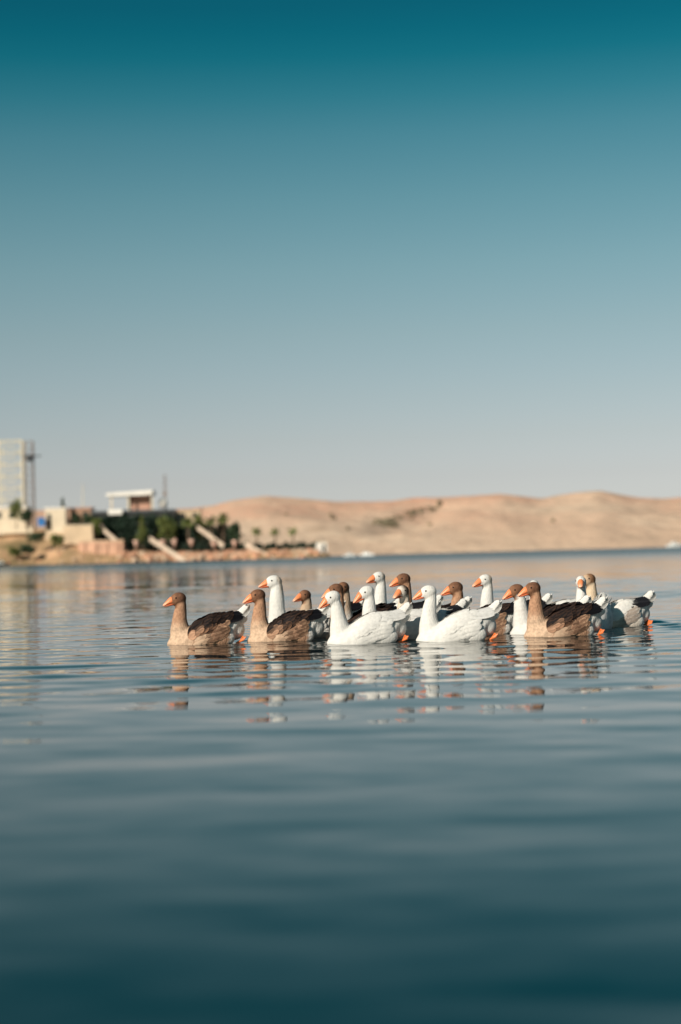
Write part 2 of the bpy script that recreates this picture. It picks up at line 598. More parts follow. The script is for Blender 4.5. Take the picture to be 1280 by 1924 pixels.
def bank_z(x, y):
    top = np.interp(x, BX, TOPZ)
    front = 413 + 3.0 * np.sin(x * .13) + 1.5 * np.sin(x * .41 + 1)
    t = (y - front)
    rise = np.clip(t / 4.0, -1, 1) * 1.3 + np.clip((t - 3) / 20, 0, 1) * np.maximum(top - 1.3, -1.5)
    z = np.where(top < 0, -1.2, np.minimum(rise, np.maximum(top, 1.2)))
    z = z + .35 * fbm(x, y, .25, 4, False, 5) * np.clip(t / 5, 0, 1) * (top > 0)
    behind = smooth(442.4, 448, y) * smooth(-40, -50, x)
    z = z + behind * np.maximum(8.8 - z, 0)
    return z * smooth(532, 490, y) - 3 * smooth(490, 532, y)


bank = link('shore_bank', hill_mesh('shore_bank', -200, 8, 210, 408.8, 539, 110, bank_z), M['turf'])
tag(bank, kind='structure', label='dry brown bank of the promontory on the left')

# boulders along its foot
def boulder_mesh(i):
    r_ = random.Random(100 + i)
    mb_ = MB()
    rings = []
    for a in range(5):
        ph = -1.2 + 2.4 * a / 4
        rings.append([Vector((math.cos(ph) * math.cos(t) * r_.uniform(.75, 1.15), math.cos(ph) * math.sin(t) * r_.uniform(.75, 1.1),
                              math.sin(ph) * .72 * r_.uniform(.85, 1.1))) for t in [2 * math.pi * j / 7 for j in range(7)]])
    mb_.loft(rings)
    me_ = mb_.mesh('boulder')
    me_.materials.append(M['rock'] if i % 3 else M['rock2'])
    return me_


BM = [boulder_mesh(i) for i in range(8)]
for i in range(270):
    px = random.choice([random.uniform(225, 480), random.uniform(225, 600), random.uniform(0, 600)])
    x = at(px, 1050, 414.4).x
    t = random.uniform(-.5, 9)
    y = 413 + 3.0 * math.sin(x * .13) + 1.5 * math.sin(x * .41 + 1) + t
    s = random.uniform(.45, 1.15) * (1.0 if px > 220 else .6)
    o = link('boulder', random.choice(BM), None, bank)
    o.location = (x, y, max(float(bank_z(np.array(x), np.array(y))), -.1) + s * .28)
    o.scale = (s * random.uniform(.8, 1.3), s * random.uniform(.8, 1.2), s * random.uniform(.7, 1.0))
    o.rotation_euler = (random.uniform(-.4, .4), random.uniform(-.4, .4), random.uniform(0, 6.28))


def rel(p, root):
    return Vector(p) - Vector(root.location)


def part_box(name, m, root, x0, x1, y0, y1, z0, z1):
    b = MB()
    L_ = root.location
    b.b2((x0 - L_.x, y0 - L_.y, z0 - L_.z), (x1 - L_.x, y1 - L_.y, z1 - L_.z))
    return b.build(name, m, root)


def window(root, x0, x1, z0, z1, y):
    """Window set in a wall whose face is at y: frame proud of the wall, pane recessed in it."""
    L_ = root.location
    f = MB(); t = .12
    for a in ((x0, x1, z1 - t, z1), (x0, x1, z0, z0 + t), (x0, x0 + t, z0 + t, z1 - t), (x1 - t, x1, z0 + t, z1 - t),
              ((x0 + x1) / 2 - t / 2, (x0 + x1) / 2 + t / 2, z0 + t, z1 - t)):
        f.b2((a[0] - L_.x, y - .10 - L_.y, a[2] - L_.z), (a[1] - L_.x, y + .02 - L_.y, a[3] - L_.z))
    fo = f.build('window', M['frame'], root)
    p = MB(); p.b2((x0 + t - L_.x, y - .05 - L_.y, z0 + t - L_.z), (x1 - t - L_.x, y - .004 - L_.y, z1 - t - L_.z))
    p.build('pane', M['glass'], fo)


def rect(px0, px1, py0, py1, D):
    a, b = at(px0, py1, D), at(px1, py0, D)
    return a.x, b.x, a.z, b.z


# cream house at the left edge
x0, x1, z0, z1 = rect(-40, 50, 951, 987, 435.4)
h = empty('cream_house', ((x0 + x1) / 2, 438.2, 8.0)); tag(h, 'low cream flat roofed house at the foot of the lattice tower', 'house')
part_box('wall', M['cream'], h, x0, x1, 435.4, 442.4, 7.5, z1 - .5)
part_box('roof', M['white'], h, x0 - .4, x1 + .4, 435.05, 442.75, z1 - .497, z1)
for k in range(3):
    xa = x0 + 1.0 + k * 3.6
    window(h, xa, xa + 1.6, z1 - 3.0, z1 - 1.4, 435.4)
part_box('parapet', M['cream'], h, x0 - .2, x1 + 2.5, 431.34, 431.76, 8.2, 9.9)

# white hut
x0, x1, z0, z1 = rect(88, 125, 953, 1000, 431.2)
h = empty('white_hut', ((x0 + x1) / 2, 432.6, 8.0)); tag(h, 'small white hut on the bank beside a blue container', 'hut')
part_box('wall', M['cream'], h, x0, x1, 431.2, 434, 6.0, z1 - .4)
part_box('roof', M['white'], h, x0 - .25, x1 + .25, 430.99, 434.21, z1 - .397, z1)
part_box('plinth', M['sand'], h, x0 - .1, x1 + .1, 431.05, 434.2, 5.0, 8.3)
part_box('door', M['frame'], h, x0 + .5, x0 + 1.5, 431.151, 431.198, 8.7, z1 - 1.6)
# blue container
p = at(80, 978, 429.8)
h = empty('blue_container', (p.x, 429.8, p.z - 1.4)); tag(h, 'small blue lidded container between the trees and the white hut', 'container')
part_box('body', M['blue'], h, p.x - .9, p.x + .9, 429.38, 430.22, p.z - 1.4, p.z + .5)
part_box('lid', M['blue'], h, p.x - .98, p.x + .98, 429.31, 430.29, p.z + .503, p.z + .75)
# brown house
x0, x1, z0, z1 = rect(130, 173, 953, 990, 439.6)
h = empty('brown_house', ((x0 + x1) / 2, 442.4, 7.0)); tag(h, 'plain brown house with a thin pole, between hut and green pavilion', 'house')
part_box('wall', M['brown'], h, x0, x1, 439.6, 445.2, 6.0, z1 - .35)
part_box('roof', M['brick'], h, x0 - .3, x1 + .3, 439.32, 445.48, z1 - .347, z1)
window(h, x0 + .8, x0 + 2.2, z1 - 2.6, z1 - 1.1, 439.6)
window(h, x1 - 2.2, x1 - .8, z1 - 2.6, z1 - 1.1, 439.6)
b = MB(); pp = rel(at(158, 953, 441), h); qq = rel(at(158, 908, 441), h)
b.bar(pp, qq, .16, 8, .09); b.build('pole', M['scaffold'], h)
# sand coloured block wall
x0, x1, z0, z1 = rect(122, 176, 985, 1016, 422.8)
h = empty('block_wall', ((x0 + x1) / 2, 423.5, z0)); tag(h, 'pale sand coloured block wall above the pink retaining wall', 'wall')
part_box('wall', M['sand'], h, x0, x1, 422.8, 424.9, z0 - 1.5, z1 - .25)
part_box('coping', M['cream'], h, x0 - .15, x1 + .15, 422.66, 425.04, z1 - .247, z1)
# pink retaining wall
x0, x1, z0, z1 = rect(150, 233, 1014, 1050, 417.9)
h = empty('retaining_wall', ((x0 + x1) / 2, 418.6, 0)); tag(h, 'long pinkish retaining wall just above the water below the block wall', 'wall')
part_box('wall', M['pink'], h, x0, x1, 417.9, 420.7, -.5, z1 - .3)
part_box('coping', M['sand'], h, x0 - .15, x1 + .15, 417.76, 420.84, z1 - .297, z1)
for k in range(4):
    xa = x0 + (x1 - x0) * (k + .5) / 4
    part_box('buttress', M['pink'], h, xa - .3, xa + .3, 417.55, 417.898, -.4, z1 - .7)


# ramps: concrete flights that run down to the right
def ramp_thing(label, pa, pb, D, th=1.15):
    a, b_ = at(*pa, D), at(*pb, D - 6)
    r = empty('concrete_ramp', ((a.x + b_.x) / 2, D - 3, min(a.z, b_.z)))
    tag(r, label, 'ramp', 'concrete ramps down to the water')
    a, b_ = rel(a, r), rel(b_, r)
    d = b_ - a
    up = Vector((0, 0, th))
    for name, off, wd in (('parapet', 0.0, .35), ('parapet', 2.6, .35)):
        mbx = MB()
        o1, o2 = Vector((0, off, 0)), Vector((0, off + wd, 0))
        mbx.add([a + o1, b_ + o1, b_ + o2, a + o2, a + o1 - up, b_ + o1 - up, b_ + o2 - up, a + o2 - up],
                [(0, 1, 2, 3), (7, 6, 5, 4), (0, 4, 5, 1), (1, 5, 6, 2), (2, 6, 7, 3), (3, 7, 4, 0)])
        mbx.build(name, M['concrete'], r)
    n = 9
    for i in range(n):
        p = a + d * ((i + .5) / n) - Vector((0, 0, th * .75))
        mbx = MB(); mbx.box((p.x, p.y + 1.475, p.z), (abs(d.x) / n + .02, 2.2, .45))
        mbx.build('step', M['concrete'], r)


ramp_thing('pale concrete ramp nearest the sand coloured block wall', (188, 984), (237, 1026), 425.6)
ramp_thing('pale concrete ramp falling to the water below the green pavilion', (283, 1008), (352, 1052), 418)
ramp_thing('pale concrete ramp between the hedges under the palms', (372, 986), (422, 1022), 424.2)
ramp_thing('pale concrete ramp right of the long hedge, ending at the water', (462, 1018), (522, 1050), 417)

# green pavilion: planted lower storey, open terrace, white roof slab
h = empty('green_pavilion', (at(255, 1000, 435.4).x, 435.4, 3.0))
tag(h, 'two storey pavilion with dark planted lower floor and white roof slab', 'building')
x0, x1, z0, z1 = rect(176, 330, 958, 1032, 432.6)
part_box('lower_storey', M['frame'], h, x0, x1, 432.6, 442.4, 1.5, z1)
for k in range(8):
    xa = x0 + .8 + k * (x1 - x0 - 1.2) / 8
    window(h, xa, xa + 1.9, z1 - 3.4, z1 - 1.0, 432.6)
part_box('terrace_edge', M['steel'], h, x0 - .3, x1 + .3, 432.04, 432.598, z1 - .3, z1 + .25)
xa, xb, za, zb = rect(204, 290, 921, 936, 434.7)
rb = MB()
L_ = h.location
prof = [(xa, zb - 1.4), (xb, zb - 1.2), (xb, zb), (xa, zb - .55)]
rb.add([Vector((x - L_.x, 432.95 - L_.y, z - L_.z)) for x, z in prof] + [Vector((x - L_.x, 440.3 - L_.y, z - L_.z)) for x, z in prof],
       [(0, 1, 2, 3), (7, 6, 5, 4), (0, 4, 5, 1), (1, 5, 6, 2), (2, 6, 7, 3), (3, 7, 4, 0)])
rb.build('roof', M['white'], h)
for px in (212, 244, 288):
    xx = at(px, 945, 434).x
    part_box('column', M['cream'], h, xx - .22, xx + .22, 433.65, 433.965, z1, zb - 1.3)
bx0, bx1, bz0, bz1 = rect(250, 284, 936, 957, 436.1)
part_box('brick_core', M['brick'], h, bx0, bx1, 436.1, 438.9, z1, zb - 1.25)
part_box('side_wall', M['frame'], h, bx0 - 1.1, bx0 - .05, 436.1, 438.9, z1, zb - 1.25)
tx0, tx1, tz0, tz1 = rect(206, 232, 957, 967, 431.2)
part_box('awning', M['white'], h, tx0, tx1, 430.78, 432.033, tz0, tz1)
# climbing plants on its front
def leaf_mass(mb_, c, rad, n, s, squash=1.0):
    for i in range(n):
        v = Vector((random.gauss(0, 1), random.gauss(0, 1), random.gauss(0, 1))).normalized() * random.random() ** .45
        p = Vector(c) + Vector((v.x * rad[0], v.y * rad[1], v.z * rad[2]))
        q = Matrix.Rotation(random.uniform(0, 6.28), 3, Vector((random.gauss(0, 1), random.gauss(0, 1), random.gauss(0, 1))))
        a = s * random.uniform(.6, 1.3)
        mb_.add([p + q @ Vector(t) for t in ((-a, 0, 0), (0, -a * .55, .1 * a), (a, 0, 0), (0, a * .55, .1 * a))], [(0, 1, 2, 3)])


def hedge(label, px0, px1, py0, py1, D, thick=1.6, m='hedge', name='hedge', n=900):
    xa, xb, za, zb = rect(px0, px1, py0, py1, D)
    r = empty(name, ((xa + xb) / 2, D, za)); tag(r, label, 'hedge')
    mbx = MB(); w_ = xb - xa; hh = zb - za
    for i in range(n * 2):
        u, v, t_ = random.random(), random.random() ** .8, random.random()
        edge = .35 * math.sin(u * w_ * 1.7) + .25 * math.sin(u * w_ * 4.1)
        p = Vector(((u - .5) * w_, (t_ - .5) * thick, v * (hh + edge)))
        q = Matrix.Rotation(random.uniform(0, 6.28), 3, Vector((random.gauss(0, 1), random.gauss(0, 1), random.gauss(0, 1))))
        a = random.uniform(.28, .55)
        mbx.add([p + q @ Vector(t) for t in ((-a, 0, 0), (0, -a * .6, .1), (a, 0, 0), (0, a * .6, .1))], [(0, 1, 2, 3)])
    mbx.build('foliage', M[m], r)
    for i in range(max(3, int(w_ / 2))):
        xx = (i + .5) / max(3, int(w_ / 2)) * w_ - w_ / 2
        mbx = MB(); mbx.bar((xx, 0, -1.0), (xx + random.uniform(-.3, .3), 0, hh * .8), .07, 5, .03)
        mbx.build('stem', M['bark'], r)


hedge('tall dark climbing hedge across the front of the green pavilion', 174, 332, 968, 1033, 429.1, 2.0, n=2600)
hedge('dark hedge under the palms right of the pavilion', 332, 452, 986, 1034, 427.7, 2.0, n=1600)
hedge('low dark hedge running out along the point', 478, 602, 1021, 1032, 420, 1.2, n=700)
hedge('low dark hedge between the concrete ramps above pink boulders', 345, 468, 1022, 1034, 420.7, 1.2, n=700)

# water tank and mast by the pavilion
p = at(309, 957, 436.8)
h = empty('water_tank', (p.x, 436.8, p.z - 1.5)); tag(h, 'white upright water tank on a stand right of the pavilion roof', 'tank')
b = MB(); b.lathe([(.2, 2.0), (1.0, 2.05), (1.05, 3.6), (.9, 4.0), (.3, 4.3), (.05, 4.32)]); b.build('tank', M['white'], h, True)
for sx in (-.7, .7):
    for sy in (-.7, .7):
        b = MB(); b.bar((sx, sy, -1), (sx * .9, sy * .9, 2.1), .08); b.build('leg', M['steel'], h)
a_, c_ = at(313, 957, 438.9), at(313, 892, 438.9)
h = empty('radio_mast', (a_.x, 438.9, a_.z - 2)); tag(h, 'thin brown radio mast rising beside the white water tank', 'mast')
H_ = c_.z - a_.z + 2
for k in range(3):
    t = k * 2.094
    b = MB(); b.bar((.42 * math.cos(t), .42 * math.sin(t), 0), (.3 * math.cos(t), .3 * math.sin(t), H_), .07); b.build('leg', M['rust'], h)
b = MB()
for i in range(12):
    zz = H_ * i / 12
    for k in range(3):
        t, u = k * 2.094, (k + 1) * 2.094
        b.bar((.4 * math.cos(t), .4 * math.sin(t), zz), (.38 * math.cos(u), .38 * math.sin(u), zz + H_ / 12), .04, 4)
b.build('lacing', M['rust'], h)
b = MB(); b.box((0, -.5, H_ * .55), (.9, .25, .9)); b.build('antenna', M['rust'], h)

# the lattice tower
T0, T1 = at(4, 958, 448), at(44, 827, 448)
h = empty('lattice_tower', ((T0.x + T1.x) / 2, 449.4, 8.0)); tag(h, 'tall cream scaffold tower with crossed bars at the left edge', 'tower')
wd = T1.x - T0.x; ht = T1.z - 8.0
cs = [(-wd / 2, -2.4), (wd / 2, -2.4), (wd / 2, 2.4), (-wd / 2, 2.4)]
for cx, cy in cs:
    pw = .42 if cy < 0 else .2
    b = MB(); b.box((cx, cy, ht / 2), (pw, pw, ht)); b.build('post', M['scaffold'], h)
NL = 8
for i in range(1, NL + 1):
    zz = ht * i / NL - .15
    for j in (0, 2):
        p, q = cs[j], cs[(j + 1) % 4]
        b = MB(); b.bar((p[0], p[1], zz), (q[0], q[1], zz), .16 if j == 0 else .08, 6); b.build('cross_bar', M['scaffold'], h)
for i in range(NL):
    za, zb = ht * i / NL, ht * (i + 1) / NL - .2
    for j in (0,):
        p, q = cs[j], cs[(j + 1) % 4]
        b = MB(); b.bar((p[0], p[1], za), (q[0], q[1], zb), .11, 5); b.bar((q[0], q[1], za), (p[0], p[1], zb), .11, 5)
        b.build('brace', M['scaffold'], h)
# darker mast with an arm next to it
T0, T1 = at(50, 958, 451.5), at(64, 829, 451.5)
h = empty('crane_mast', ((T0.x + T1.x) / 2, 451.5, 8.0)); tag(h, 'grey lattice mast with dark cross arm right of the cream tower', 'mast')
wd = T1.x - T0.x; ht = T1.z - 8.0
cs = [(-wd / 2, -.8), (wd / 2, -.8), (wd / 2, .8), (-wd / 2, .8)]
for cx, cy in cs:
    b = MB(); b.bar((cx, cy, 0), (cx, cy, ht), .13); b.build('post', M['rust'], h)
b = MB()
for i in range(14):
    za, zb = ht * i / 14, ht * (i + 1) / 14
    for j in range(4):
        p, q = cs[j], cs[(j + 1) % 4]
        b.bar((p[0], p[1], za), (q[0], q[1], zb), .06, 4); b.bar((p[0], p[1], zb), (q[0], q[1], zb), .06, 4)
b.build('lacing', M['rust'], h)
za = at(60, 861, 451.5).z - 8.0
b = MB(); b.bar((-1.9, -1.0, za + .25), (3.6, -1.0, za + .5), .16); b.bar((-1.9, -1.0, za + .7), (3.6, -1.0, za + .55), .1); b.build('arm', M['steel'], h)
b = MB(); b.lathe([(.3, -.8), (.75, -.6), (.8, .5), (.4, .8)], (.3, -1.0, za), 10); b.build('winch', M['steel'], h)

# cream house under the palms, white kiosk on the point
x0, x1, z0, z1 = rect(336, 378, 955, 990, 438.2)
h = empty('cream_house', ((x0 + x1) / 2, 440.3, 4.0)); tag(h, 'small sand coloured house behind the palms right of the pavilion', 'house')
part_box('wall', M['sand'], h, x0, x1, 438.2, 443.1, 2.0, z1 - .35)
part_box('roof', M['brick'], h, x0 - .3, x1 + .3, 437.99, 443.31, z1 - .347, z1)
window(h, x0 + .7, x0 + 2.0, z1 - 2.4, z1 - 1.1, 438.2)
window(h, x1 - 2.0, x1 - .7, z1 - 2.4, z1 - 1.1, 438.2)
x0, x1, z0, z1 = rect(597, 616, 1017, 1046, 418.6)
h = empty('white_kiosk', ((x0 + x1) / 2, 419.3, 0)); tag(h, 'tiny white kiosk at the end of the point', 'kiosk')
part_box('wall', M['white'], h, x0, x1, 418.6, 420, -.6, z1 - .25)
part_box('roof', M['cream'], h, x0 - .25, x1 + .25, 418.39, 420.21, z1 - .247, z1)
part_box('door', M['frame'], h, x1 - 1.1, x1 - .3, 418.565, 418.598, .5, z1 - .8)

# round planters
for px, py, lab in ((258, 1016, 'round pale planter before the hedge, leftmost of the row'), (308, 1015, 'round pale planter left of the pair at the hedge foot'),
                    (330, 1015, 'round pale planter right of the pair at the hedge foot'), (362, 1014, 'round pale planter under the middle palm'),
                    (404, 1017, 'round pale planter at the foot of the ramp between the hedges'), (443, 1016, 'round pale planter at the right end of the hedge')):
    p = at(px, py + 6, 419.3)
    h = empty('planter', (p.x, 419.3, p.z)); tag(h, lab, 'planter', 'planters along the hedge')
    b = MB(); b.lathe([(.35, -.9), (.4, 0), (.65, .3), (.72, .6), (.62, .88)], n=12); b.build('pot', M['planter'], h, True)
    b = MB(); leaf_mass(b, (0, 0, 1.0), (.55, .55, .35), 60, .2); b.build('plant', M['planter' if px in (330,) else 'leafd'], h)


# trees
def limb_tree(label, px, py0, py1, D, rad, m='leaf', conical=False, n=420, group='trees on the promontory'):
    a, b_ = at(px, py1, D), at(px, py0, D)
    r = empty('bushy_tree', (a.x, D, a.z)); tag(r, label, 'tree', group)
    hh = b_.z - a.z
    t = MB(); t.bar((0, 0, -1.5), (.1, 0, hh * .45), .17, 7, .11)
    ends = []
    for i in range(5):
        an = i * 1.257 + random.random()
        e = Vector((math.cos(an) * rad * .5, math.sin(an) * rad * .5, hh * random.uniform(.55, .85)))
        t.bar((.1, 0, hh * random.uniform(.25, .45)), e, .08, 5, .03); ends.append(e)
    t.build('trunk', M['bark'], r)
    c = MB()
    if conical:
        for i in range(9):
            f = i / 8
            rr = rad * (1.05 - f) * (.75 + .25 * math.sin(math.pi * min(1, f * 1.6 + .2)))
            for k in range(3):
                an = random.random() * 6.28
                leaf_mass(c, (math.cos(an) * rr * .5, math.sin(an) * rr * .5, hh * (.12 + .86 * f)), (rr * .7 + .15, rr * .7 + .15, hh * .08), n // 15, .3)
    else:
        for e in ends + [Vector((0, 0, hh * .8)), Vector((rad * .2, 0, hh * .55)), Vector((-rad * .4, 0, hh * .38)), Vector((rad * .4, -.2, hh * .34))]:
            leaf_mass(c, e, (rad * .62, rad * .62, hh * .22), n // 5, .3)
    c.build('crown', M[m], r)


limb_tree('yellow green tree beside the foot of the lattice tower', 33, 938, 982, 428.4, 1.7)
limb_tree('dark round tree between yellow green tree and blue container', 52, 958, 984, 429.1, 1.8, 'leafd')
limb_tree('dark slim conifer behind the white hut', 121, 938, 985, 436.8, 1.2, 'leafd', True)
limb_tree('small dark bush before the brown house', 147, 966, 986, 428.4, 1.2, 'leafd')
limb_tree('yellow green bush at the top of the leftmost concrete ramp', 183, 974, 1010, 424.2, 1.3)
limb_tree('olive green cone tree before the hedge, nearest the leftmost planter', 270, 972, 1022, 424.2, 2.0, 'leaf', True, 540)
limb_tree('larger olive green tree before the hedge beside the planter pair', 316, 970, 1022, 424.2, 2.5, 'leaf', False, 600)
limb_tree('dark green bush at the right end of the dark hedge', 443, 984, 1020, 424.2, 1.5, 'leafd')
limb_tree('grey green bush on the dry slope under the cream house', 70, 1000, 1022, 420, 2.6, 'leafd')
limb_tree('small olive bush low on the dry slope near the left edge', 30, 1028, 1048, 417.9, 1.6)

limb_tree('yellow green bush on the crest of the dry slope left of the pink wall', 110, 1004, 1030, 418, 1.8)
limb_tree('dark low bush half way down the dry slope right of the olive bush', 55, 1022, 1044, 416, 2.0, 'leafd')
limb_tree('dark bush in the corner between brown house and pavilion hedge', 168, 966, 1000, 428, 1.6, 'leafd')
limb_tree('olive tree above the ramp between the hedges, right of the short palm', 378, 964, 1018, 427, 1.7)

def palm(label, px, py0, py1, D, rad):
    a, b_ = at(px, py1, D), at(px, py0, D)
    r = empty('palm_tree', (a.x, D, a.z)); tag(r, label, 'palm', 'palms on the point')
    hh = b_.z - a.z
    t = MB(); t.bar((0, 0, -1.5), (.08, 0, hh * .5), .24, 7, .2); t.bar((.08, 0, hh * .5), (.02, 0, hh * .72), .2, 7, .17); t.build('trunk', M['bark'], r)
    top = Vector((.02, 0, hh * .72))
    cr_ = MB()
    for i in range(34):
        an = i * 2.4 + random.random() * .4
        el = random.uniform(-.35, 1.25)
        prev = top
        d = Vector((math.cos(an) * math.cos(el), math.sin(an) * math.cos(el), math.sin(el)))
        side = Vector((-math.sin(an), math.cos(an), 0))
        pts = []
        for k in range(6):
            pts.append(prev)
            prev = prev + d * rad / 5
            d = (d + Vector((0, 0, -.2))).normalized()
        for k in range(5):
            for s in (-1, 1):
                wq = rad * .2 * (1 - .15 * abs(k - 2))
                cr_.add([pts[k], pts[k + 1], pts[k + 1] + side * s * wq - Vector((0, 0, wq * .45)), pts[k] + side * s * wq * .9 - Vector((0, 0, wq * .5))], [(0, 1, 2, 3)])
    cr_.build('crown', M['palm'], r)


palm('short palm just right of the sand coloured house', 356, 968, 1020, 423.5, 1.9)
palm('palm left of the tallest palm above the hedge', 399, 962, 1022, 424.9, 1.9)
palm('tallest palm, with high crown, above the hedge', 422, 957, 1022, 426.3, 2.0)
palm('small palm on the point nearest the hedges, first of three', 485, 988, 1030, 422.1, 1.6)
palm('small palm in the middle of the three on the point', 519, 988, 1030, 422.1, 1.5)
palm('small palm farthest out on the point, third of three', 553, 986, 1030, 422.1, 1.55)


# boats
def boat(label, px, D, length, hull_m, cabin=True, rz=0.0, group='small boats on the far water'):
    p = at(px, 1045, D)
    r = empty('motor_boat', (p.x, D, 0), rz); tag(r, label, 'boat', group)
    b = MB(); rings = []
    for t, wf, zf in ((0, .75, 0), (.25, 1, 0), (.55, .95, .05), (.8, .6, .15), (1, .04, .35)):
        x = (t - .5) * length; w_ = length * .17 * wf; top = length * (.13 + zf * .12)
        rings.append([Vector((x, -w_, top)), Vector((x, -w_ * .75, -.15)), Vector((x, 0, -.35 + zf * .4)), Vector((x, w_ * .75, -.15)), Vector((x, w_, top))])
    b.loft(rings); b.build('hull', M[hull_m], r, False)
    if cabin:
        b = MB(); z0_ = length * .125
        vs = []
        for x, w_, z in ((-.25, .12, 0), (.18, .10, 0), (-.22, .10, .15), (.06, .08, .15)):
            for s in (-1, 1):
                vs.append((x * length, s * w_ * length, z0_ + z * length))
        b.add(vs, [(0, 1, 3, 2), (4, 6, 7, 5), (0, 4, 5, 1), (2, 3, 7, 6), (0, 2, 6, 4), (1, 5, 7, 3)])
        b.build('cabin', M['boatw'], r)
        b = MB(); b.box((-.05 * length, 0, z0_ + .09 * length), (.2 * length, .235 * length, .05 * length)); b.build('window', M['glass'], r)


boat('small boat with dark hull by the bank at the left edge', 4, 404.6, 4.2, 'hull', True, .3)
boat('white boat moored off the point, left of two', 660, 448, 3.6, 'boatw', True, .1)
boat('white boat moored off the point, right of two', 692, 483, 4.0, 'boatw', True, -.3)
boat('white boat before the far shore at the right edge', 1272, 651, 7.0, 'boatw', True, .2)

# ------------------------------------------------------------------ geese
WHITE = (.645, .63, .60)
CREAM = (.60, .53, .42)
KIND = {
    'brown': dict(head=(.165, .080, .048), face=(.22, .108, .062), neck=(.41, .23, .142), breast=(.55, .385, .27), body=(.38, .22, .14),
                  vent=WHITE, wing=(.045, .024, .016), edge=(.30, .155, .092), flight=(.005, .005, .0065), flank=(.125, .068, .044), fedge=(.46, .285, .185), tail=WHITE),
    'white': dict(head=WHITE, face=WHITE, neck=WHITE, breast=WHITE, body=WHITE, vent=WHITE, wing=(.635, .62, .595), edge=WHITE,
                  flight=(.625, .615, .595), flank=WHITE, fedge=WHITE, tail=WHITE),
}
KIND['whitegander'] = dict(KIND['white'], nape=(.45, .36, .27))
KIND['pied'] = dict(KIND['brown'], neck=(.42, .30, .21), breast=WHITE, body=(.62, .55, .47), flank=(.4, .3, .24), wing=(.035, .025, .022), edge=(.16, .10, .07))
KIND['blackwing'] = dict(KIND['white'], wing=(.012, .012, .014), edge=(.02, .02, .022), flight=(.010, .010, .012), nape=(.5, .40, .30))
KIND['greyneck'] = dict(KIND['white'], head=(.13, .085, .06), face=(.62, .55, .48), neck=(.60, .50, .40), breast=WHITE, wing=(.66, .63, .58), edge=WHITE, flight=(.012, .012, .014))
KIND['whiteneck'] = dict(KIND['brown'], neck=WHITE, breast=WHITE)
KIND['magpie'] = dict(KIND['white'], flank=(.30, .24, .20), fedge=(.6, .55, .5), head=(.25, .13, .07), face=(.48, .34, .23), neck=(.58, .45, .32), breast=CREAM, flight=(.012, .012, .015), edge=(.7, .66, .6), body=(.66, .58, .50))

ST = np.array([  # x, centre z, half height, half width of the trunk
    (-.405, .252, .010, .022), (-.385, .238, .030, .045), (-.34, .200, .070, .080), (-.27, .145, .118, .120), (-.17, .090, .172, .158),
    (-.06, .062, .200, .178), (.05, .035, .188, .182), (.14, .012, .160, .172), (.22, -.002, .132, .150), (.29, -.006, .100, .118),
    (.335, -.006, .066, .078), (.362, -.006, .020, .024)])
SX = np.array(sorted(ST[:, 0]))


def trunk(x):
    return [float(np.interp(x, ST[:, 0], ST[:, i])) for i in (1, 2, 3)]


def on_body(x, phi, side, off=0.0):
    zc, a, b_ = trunk(x)
    n_ = Vector((0, math.cos(phi) / max(b_, .02) * side, math.sin(phi) / max(a, .02))).normalized()
    p = Vector((x, b_ * math.cos(phi) * side, zc + a * math.sin(phi)))
    return p + n_ * off, n_


def catmull(pts, n):
    P = [2 * np.array(pts[0]) - np.array(pts[1])] + [np.array(p) for p in pts] + [2 * np.array(pts[-1]) - np.array(pts[-2])]
    out = []
    for i in range(1, len(P) - 2):
        for k in range(n):
            t = k / n
            p0, p1, p2, p3 = P[i - 1:i + 3]
            out.append(.5 * ((2 * p1) + (-p0 + p2) * t + (2 * p0 - 5 * p1 + 4 * p2 - p3) * t * t + (-p0 + 3 * p1 - 3 * p2 + p3) * t ** 3))
    out.append(P[-2])
    return np.array(out)


def ellipsoid(mb_, c, rad, M3=None, nu=18, nv=12):
    rings = []
    for i in range(nv + 1):
        ph = -math.pi / 2 + math.pi * (i + .02 * (i == 0) - .02 * (i == nv)) / nv
        ring = []
        for j in range(nu):
            t = 2 * math.pi * j / nu
            v = Vector((rad[0] * math.cos(ph) * math.cos(t), rad[1] * math.cos(ph) * math.sin(t), rad[2] * math.sin(ph)))
            ring.append((M3 @ v if M3 else v) + Vector(c))
        rings.append(ring)
    mb_.loft(rings)


def feather(mb_, base, d, nrm, ln, wd_, col, edge, curl=.0, lift=.004, jit=.12):
    d = d.normalized()
    s = d.cross(nrm).normalized()
    nrm = s.cross(d).normalized()
    prof = ((0, .35), (.3, .85), (.6, 1.0), (.85, .72), (1.0, .14))
    vs, cs = [], []
    j = 1 + random.uniform(-jit, jit)
    for t, w_ in prof:
        c = base + d * ln * t + nrm * (lift * (.3 + t) - curl * t * t)
        for q in (-1, 0, 1):
            vs.append(c + s * q * wd_ / 2 * w_ - nrm * (abs(q) * wd_ * .10))
            f = 0 if q == 0 and t < .95 else (.9 if t > .5 else .35)
            cs.append(tuple((col[i] * (1 - f) + edge[i] * f) * j for i in range(3)))
    fs = []
    for i in range(4):
        for q in range(2):
            fs.append((i * 3 + q, i * 3 + q + 1, (i + 1) * 3 + q + 1, (i + 1) * 3 + q))
    mb_.add(vs, fs, cs)


